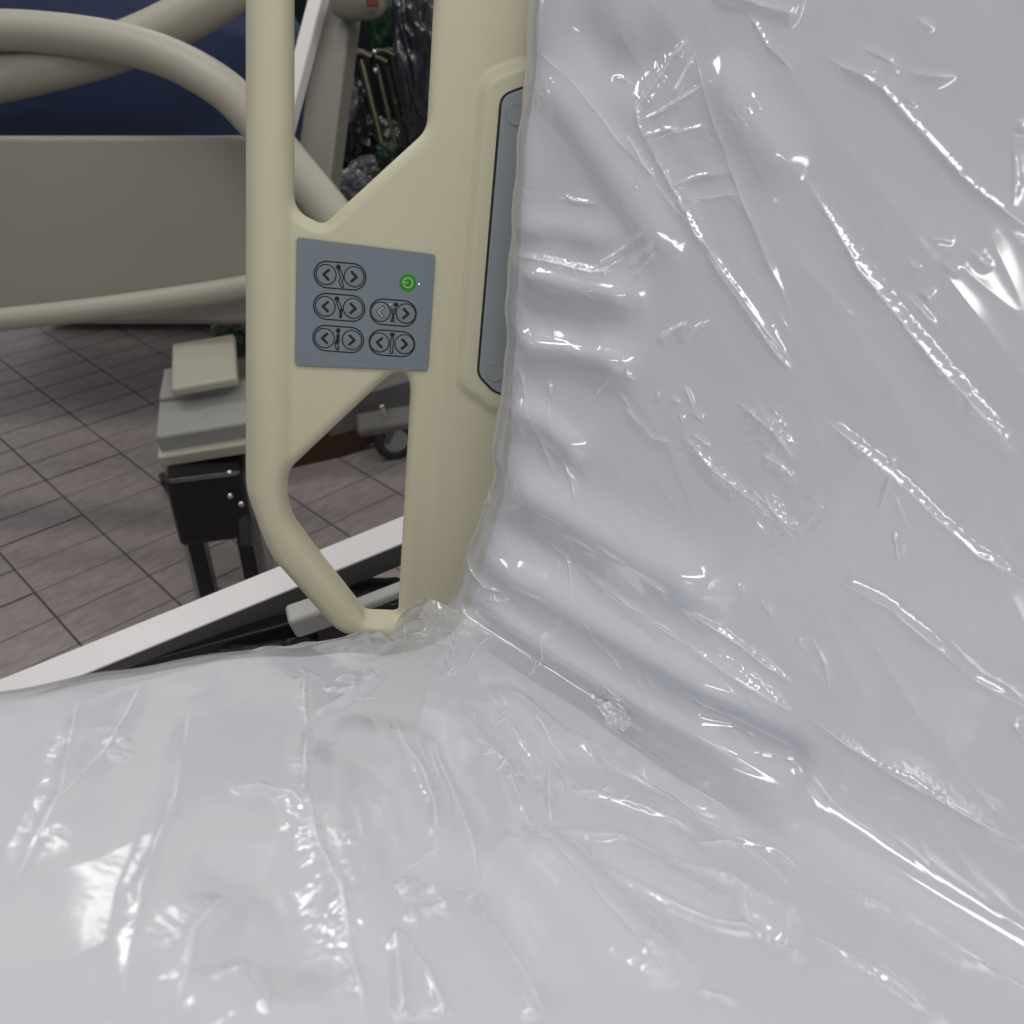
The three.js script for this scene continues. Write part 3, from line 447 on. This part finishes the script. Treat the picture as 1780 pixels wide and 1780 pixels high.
  // a small torn and crumpled spot in the film at the fold
  {
    const c0 = V(0.0788, 0.7149, -0.4719).sub(bed.position), n = b.clone().cross(w).normalize().multiplyScalar(-1).lerp(f.clone(), 0.4).normalize(), ux = w.clone(), uy = n.clone().cross(ux).normalize();
    const P = [], I = [], NG = 56, inside = (i, k) => { const x = i / NG * 2 - 1, y = k / NG * 2 - 1; return Math.hypot(x, y) < 0.78 + 0.42 * N3(x * 2.3, y * 2.3, 5) + 0.12 * N3(x * 9, y * 9, 6); };
    for (let k = 0; k <= NG; k++) for (let i = 0; i <= NG; i++) {
      const x = i / NG * 2 - 1, y = k / NG * 2 - 1, rr = Math.hypot(x, y), rg = (q, z) => 1 - 2 * Math.abs(N3(x * q, y * q, z)), cr = 0.0022 * rg(2.2, 1) + 0.0014 * rg(4.6, 2) + 0.0005 * rg(9, 3);
      const p = c0.clone().addScaledVector(ux, x * 0.0185).addScaledVector(uy, y * 0.0145).addScaledVector(n, 0.001 + cr * (0.5 + rr) - 0.004 * Math.max(0, 0.5 - rr)); P.push(p.x, p.y, p.z);
      if (i < NG && k < NG && inside(i, k) && inside(i + 1, k + 1)) { const o = k * (NG + 1) + i; I.push(o, o + 1, o + NG + 1, o + 1, o + NG + 2, o + NG + 1); }
    }
    const g = new THREE.BufferGeometry(); g.setAttribute('position', new THREE.Float32BufferAttribute(P, 3)); g.setIndex(I); g.computeVertexNormals();
    const tf = film.clone(); tf.transmissionMap = null; tf.transmission = 0.64; tf.roughness = 0.12; mesh('torn_edge', g, tf, wrap).userData.label = 'small torn crumpled spot in the plastic at the fold';
  }
}

// ---------- under and behind the rail ----------
{
  const g = thing('bed_chassis', 'white and grey steel bed frame beam under the plastic wrapped mattress', 'bed frame', [-0.4, 0.3, -1.0]);
  const up = V(0, 0.96, 0.28);
  part('beam', bar([-0.9263, 0.2992, -0.7147], [0.0082, 0.5249, -1.0759], 0.05, 0.028, up.clone(), 0.003), M.grey, g, 'grey side of the beam');
  part('beam_cap', bar([-0.9135, 0.3285, -0.7158], [0.0081, 0.5506, -1.0747], 0.004, 0.042, V(0, 0.93, 0.36), 0.0015), M.cap, g, 'white top strip of the beam');
  part('bracket', bar([-0.2797, 0.473, -0.8633], [-0.2053, 0.4887, -0.8854], 0.04, 0.03, up.clone(), 0.006), M.palegrey, g);
  part('bracket', bar([-0.2201, 0.4533, -0.9101], [-0.1374, 0.469, -0.9442], 0.014, 0.02, up.clone(), 0.005), M.palegrey, g);
  part('motor', blob([-0.185, 0.4235, -0.9742], [0.05, 0.02, 0.03], 0.12, 2, 3, 12), M.dark, g);
  part('motor', blob([-0.3482, 0.3842, -0.9249], [0.07, 0.016, 0.03], 0.12, 2, 5, 12), M.dark, g);
  part('lower_cover', bar([-0.8878, 0.2921, -0.7816], [0.0084, 0.4071, -1.0352], 0.12, 0.02, up.clone(), 0.004), M.dark, g);
}
{
  const g = thing('neighbouring_bed', 'cream and navy hospital bed standing behind the side rail', 'hospital bed', [-0.7, 0, -1.9]);
  part('mattress', blob([-1.383, 0.9311, -2.2697], [0.9, 0.33, 0.12], 0.03, 1.5, 9, 40), M.navy, g, 'navy blue mattress');
  part('headboard', new RoundedBoxGeometry(1.3, 0.36, 0.03, 4, 0.012).rotateX(-0.2).translate(-1.1605, 0.7002, -1.7978), M.greige, g);
  for (const x of [-60, 150, 330]) part('bolt', new THREE.CylinderGeometry(0.011, 0.012, 0.012, 20).rotateX(Math.PI / 2 - 0.2).translate(...(x < 0 ? [-1.0754, 0.8097, -1.8272] : x < 200 ? [-0.8377, 0.8097, -1.8272] : [-0.6339, 0.8097, -1.8272])), M.chrome, g);
  part('headboard_edge', tube([[-1.4561, 0.5363, -1.6437], [-0.8917, 0.5789, -1.6714], [-0.5655, 0.6168, -1.696], [-0.4628, 0.6329, -1.7064]], 0.022, 40, 20), M.cream, g);
  part('rail_tube', tube([[-1.3055, 1.0371, -1.9809], [-0.9046, 1.0482, -1.9046], [-0.6556, 1.0199, -1.8266], [-0.52, 0.9684, -1.7574], [-0.4671, 0.9249, -1.7291], [-0.3923, 0.8491, -1.6799], [-0.3321, 0.7882, -1.6404], [-0.2491, 0.6942, -1.5793]], 0.036, 80, 28), M.cream, g);
  part('rail_tube', tube([[-1.3311, 0.9052, -1.9548], [-0.7699, 1.0165, -1.9317], [-0.546, 1.1076, -1.9432], [-0.4577, 1.1716, -1.9847]], 0.042, 60, 28), M.cream, g);
  part('post', bar([-0.3347, 1.082, -1.9742], [-0.3905, 0.703, -1.7281], 0.075, 0.05, V(1, 0.1, 0.2), 0.006), M.post, g, 'greige flat post, its shaded face put in darker');
  part('post_lit_edge', bar([-0.3596, 1.1255, -1.9667], [-0.4429, 0.857, -1.7923], 0.03, 0.03, V(1, 0.1, 0.2), 0.004), M.white, g, 'lit edge of the post, its light put in as white');  // white here paints the light falling on this side of the post
  part('hinge_cover', blob([-0.2886, 1.0943, -1.9107], [0.05, 0.028, 0.03], 0.03, 1, 2, 14), M.post, g);
  part('red_button', new RoundedBoxGeometry(0.024, 0.018, 0.01, 3, 0.004).translate(-0.2538, 1.101, -1.8554), M.red, g, 'dark red button in a pale rim');
  part('chassis', bar([-0.4174, 0.3204, -1.7539], [-0.1427, 0.3664, -1.8434], 0.1, 0.06, V(0, 0.95, 0.3), 0.006), M.chassis, g);
  part('caster_guard', bar([-0.338, 0.3063, -1.7209], [-0.2003, 0.3253, -1.7332], 0.03, 0.05, V(0, 0.8, 0.6), 0.01), M.chassis, g);
  part('glint_clip', new RoundedBoxGeometry(0.012, 0.026, 0.012, 2, 0.003).rotateZ(0.3).translate(-0.272, 0.3581, -1.6949), M.chrome, g);  // small chrome piece standing in for a white glint
}
{
  const [x, y, z] = [-0.3155, 0, -2.1201], g = thing('caster_wheel', 'grey rubber caster wheel on the tiles behind the lower opening', 'caster', [x, 0.0, z]);
  const yy = 0.058;
  part('tyre', new THREE.TorusGeometry(0.044, 0.015, 20, 48).rotateY(0.35).translate(x, yy, z), M.rubber, g);
  part('hub', new THREE.CylinderGeometry(0.034, 0.034, 0.02, 32).rotateX(Math.PI / 2).rotateY(0.35).translate(x, yy, z), M.midgrey, g);
  part('fork', bar([x - 0.03, yy, z + 0.015], [x + 0.02, 0.15, z + 0.015], 0.03, 0.012, V(1, 0, 0), 0.004), M.grey, g);
}
{
  const g = thing('display_cabinet', 'display cabinet with brown plinth and a dark body painted as shadow behind the neighbouring bed', 'cabinet', [-0.6, 0, -2.75]);
  part('shadow_carcass', new RoundedBoxGeometry(4.2, 1.25, 0.4, 3, 0.01).translate(0.4, 0.66, -3.25), M.dark, g);  // dark body stands in for the shadow above the plinth
  part('plinth', bar([-0.8803, -0.0301, -1.9436], [-0.3179, 0.1216, -2.2209], 0.16, 0.04, V(0, 1, 0), 0.004), M.brown, g, 'dark brown wooden plinth');
  part('shelf', new RoundedBoxGeometry(4.1, 0.025, 0.36, 2, 0.004).translate(0.4, 0.62, -2.88), M.black, g);
}
const CANES = [
  [[-0.3824, 0.9367, -2.5118], [-0.3201, 0.6514, -2.4458], 0.0085, 'brightest brass coloured cane, leftmost of the leaning row in the upper opening'],
  [[-0.3476, 0.9233, -2.5389], [-0.297, 0.685, -2.4796], 0.006, 'thin brass cane with a shiny knob, second of the leaning row'],
  [[-0.3327, 0.9347, -2.5821], [-0.2834, 0.7024, -2.5385], 0.0055, 'thin dark cane, third of the leaning row in the upper opening'],
  [[-0.3174, 0.935, -2.6061], [-0.2684, 0.7088, -2.5665], 0.0055, 'thin dark cane, rightmost of the leaning row beside the wrapped black goods'],
];
CANES.forEach(([a, c, r, label], k) => {
  const g = thing('walking_cane', label, 'cane', a, 'walking canes leaning behind the opening'), at = (q) => a.map((v, n) => mix(v, c[n], q));
  part('shaft', tube([a, at(0.5), c], r, 12, 12), k < 2 ? M.brass : M.darkbrass, g);
  part('collar', tube([at(0.42), at(0.47)], r * 1.35, 2, 12), M.brass, g);
  part('handle', tube([[a[0] - 0.022, a[1] + 0.002, a[2]], [a[0] - 0.012, a[1] + 0.014, a[2]], [a[0] + 0.004, a[1] + 0.014, a[2]], [a[0] + 0.03, a[1] + 0.004, a[2] + 0.01]], r * 1.3, 24, 12), M.darkbrass, g);
  if (k < 2) part('knob', new THREE.SphereGeometry(0.007, 16, 12).translate(a[0] + (k ? 0 : 0.04), a[1] + (k ? -0.012 : 0.02), a[2] + 0.03), M.chrome, g);
});
const bagAt = (name, label, cat, c, size, mat, bump, freq, sd, turn = 0, det = 26) => { const m = mesh(name, blob([0, 0, 0], size, bump, freq, sd, det).rotateZ(turn), mat); m.position.set(...c); return tag(m, label, cat); };
bagAt('wrapped_goods', 'black goods in clear plastic hanging at the right of the upper opening', 'bag', [-0.2312, 0.9114, -2.4358], [0.045, 0.165, 0.05], M.bag, 0.2, 1.4, 3, 0.06);
bagAt('wrapped_goods', 'pale crumpled plastic bag at the top right of the upper opening', 'bag', [-0.2064, 1.035, -2.4564], [0.04, 0.05, 0.04], M.whitebag, 0.22, 2.2, 7);
bagAt('wrapped_goods', 'black and lilac wrapped goods beside the greige post', 'bag', [-0.4609, 0.7987, -2.6607], [0.045, 0.07, 0.04], M.bag, 0.25, 2.4, 13);
bagAt('wrapped_goods', 'pale lilac crumpled wrap beside the greige post', 'bag', [-0.4204, 0.8437, -2.4514], [0.02, 0.035, 0.02], M.whitebag, 0.3, 1.6, 21, -0.3);
bagAt('wrapped_goods', 'round black wrapped bundle under the canes', 'bag', [-0.4217, 0.6892, -2.7685], [0.1, 0.07, 0.06], M.bag, 0.12, 1.8, 33);
bagAt('wrapped_goods', 'crumpled grey white plastic lying low in the upper opening', 'bag', [-0.4267, 0.6418, -2.3799], [0.055, 0.04, 0.05], M.whitebag, 0.3, 2.2, 41);
bagAt('wrapped_goods', 'grey plastic bundle low beside the dark canes', 'bag', [-0.3973, 0.6246, -2.6072], [0.05, 0.045, 0.05], M.whitebag, 0.28, 2, 53);
bagAt('green_bag', 'dark green bag hanging at the top behind the upper opening', 'bag', [-0.3323, 1.0043, -2.675], [0.045, 0.085, 0.05], M.green, 0.14, 1.6, 61);
bagAt('green_bag', 'small dark green bundle at the foot of the canes', 'bag', [-0.3248, 0.7149, -2.4751], [0.03, 0.03, 0.03], M.green, 0.14, 1.6, 67);
bagAt('green_bag', 'green bundle behind the left edge of the cream rail', 'bag', [-0.6993, 0.3489, -2.0705], [0.035, 0.03, 0.03], M.green, 0.14, 1.6, 71);
bagAt('dark_bundle', 'dark grey bundle behind the left edge of the cream rail', 'bundle', [-0.686, 0.3602, -2.1374], [0.06, 0.05, 0.04], M.grey, 0.2, 1.6, 77);
{
  const g = thing('plastic_steps', 'pale grey plastic steps with a rounded tread left of the rail', 'step stool', [-0.75, 0.3, -1.75]);
  part('tread', bar([-0.6621, 0.4903, -1.6019], [-0.5426, 0.5001, -1.6321], 0.022, 0.16, V(0, 1, 0.2), 0.008), M.cream, g);
  part('riser', bar([-0.6889, 0.4286, -1.6095], [-0.56, 0.4417, -1.6299], 0.07, 0.1, V(0, 1, 0.2), 0.006), M.midgrey, g);
  part('tread', bar([-0.6767, 0.4101, -1.526], [-0.505, 0.4253, -1.5597], 0.05, 0.14, V(0, 1, 0.2), 0.008), M.midgrey, g);
  part('base', bar([-0.6767, 0.3803, -1.5066], [-0.505, 0.3943, -1.5395], 0.028, 0.12, V(0, 1, 0.2), 0.006), M.cream, g);
  for (const [x, y, z] of [[-0.6621, 0.3651, -1.5206], [-0.5516, 0.3566, -1.5866]]) part('leg', new RoundedBoxGeometry(0.035, y, 0.05, 2, 0.005).translate(x, y / 2, z), M.midgrey, g);
  part('side_plate', bar([-0.5488, 0.4449, -1.6559], [-0.5301, 0.4057, -1.6304], 0.05, 0.02, V(1, 0, 0), 0.004), M.tan, g, 'tan side plate');
}
{
  const g = thing('control_box', 'black motor box with small knobs low behind the left of the rail', 'motor box', [-0.65, 0.05, -1.75]);
  part('housing', new RoundedBoxGeometry(0.14, 0.15, 0.12, 4, 0.012).rotateY(0.25).translate(-0.5858, 0.286, -1.4692), M.black, g);
  { const [x, y, z] = [-0.5858, 0.286, -1.4692]; for (const k of [-0.045, 0.045]) part('foot', new RoundedBoxGeometry(0.03, y, 0.06, 2, 0.004).rotateY(0.25).translate(x + k, y / 2 - 0.04, z - k * 0.25), M.black, g); }
  part('leg', bar([-0.52, 0.2632, -1.4425], [-0.5133, 0.2071, -1.4061], 0.022, 0.03, V(1, 0, 0), 0.004), M.black, g);
  for (const p of [[-0.5287, 0.3573, -1.4321], [-0.5277, 0.3212, -1.4086], [-0.5072, 0.3085, -1.4004]]) part('knob', new THREE.SphereGeometry(0.006, 16, 12).translate(...p), M.chrome, g);
}

renderer.render(scene, camera);
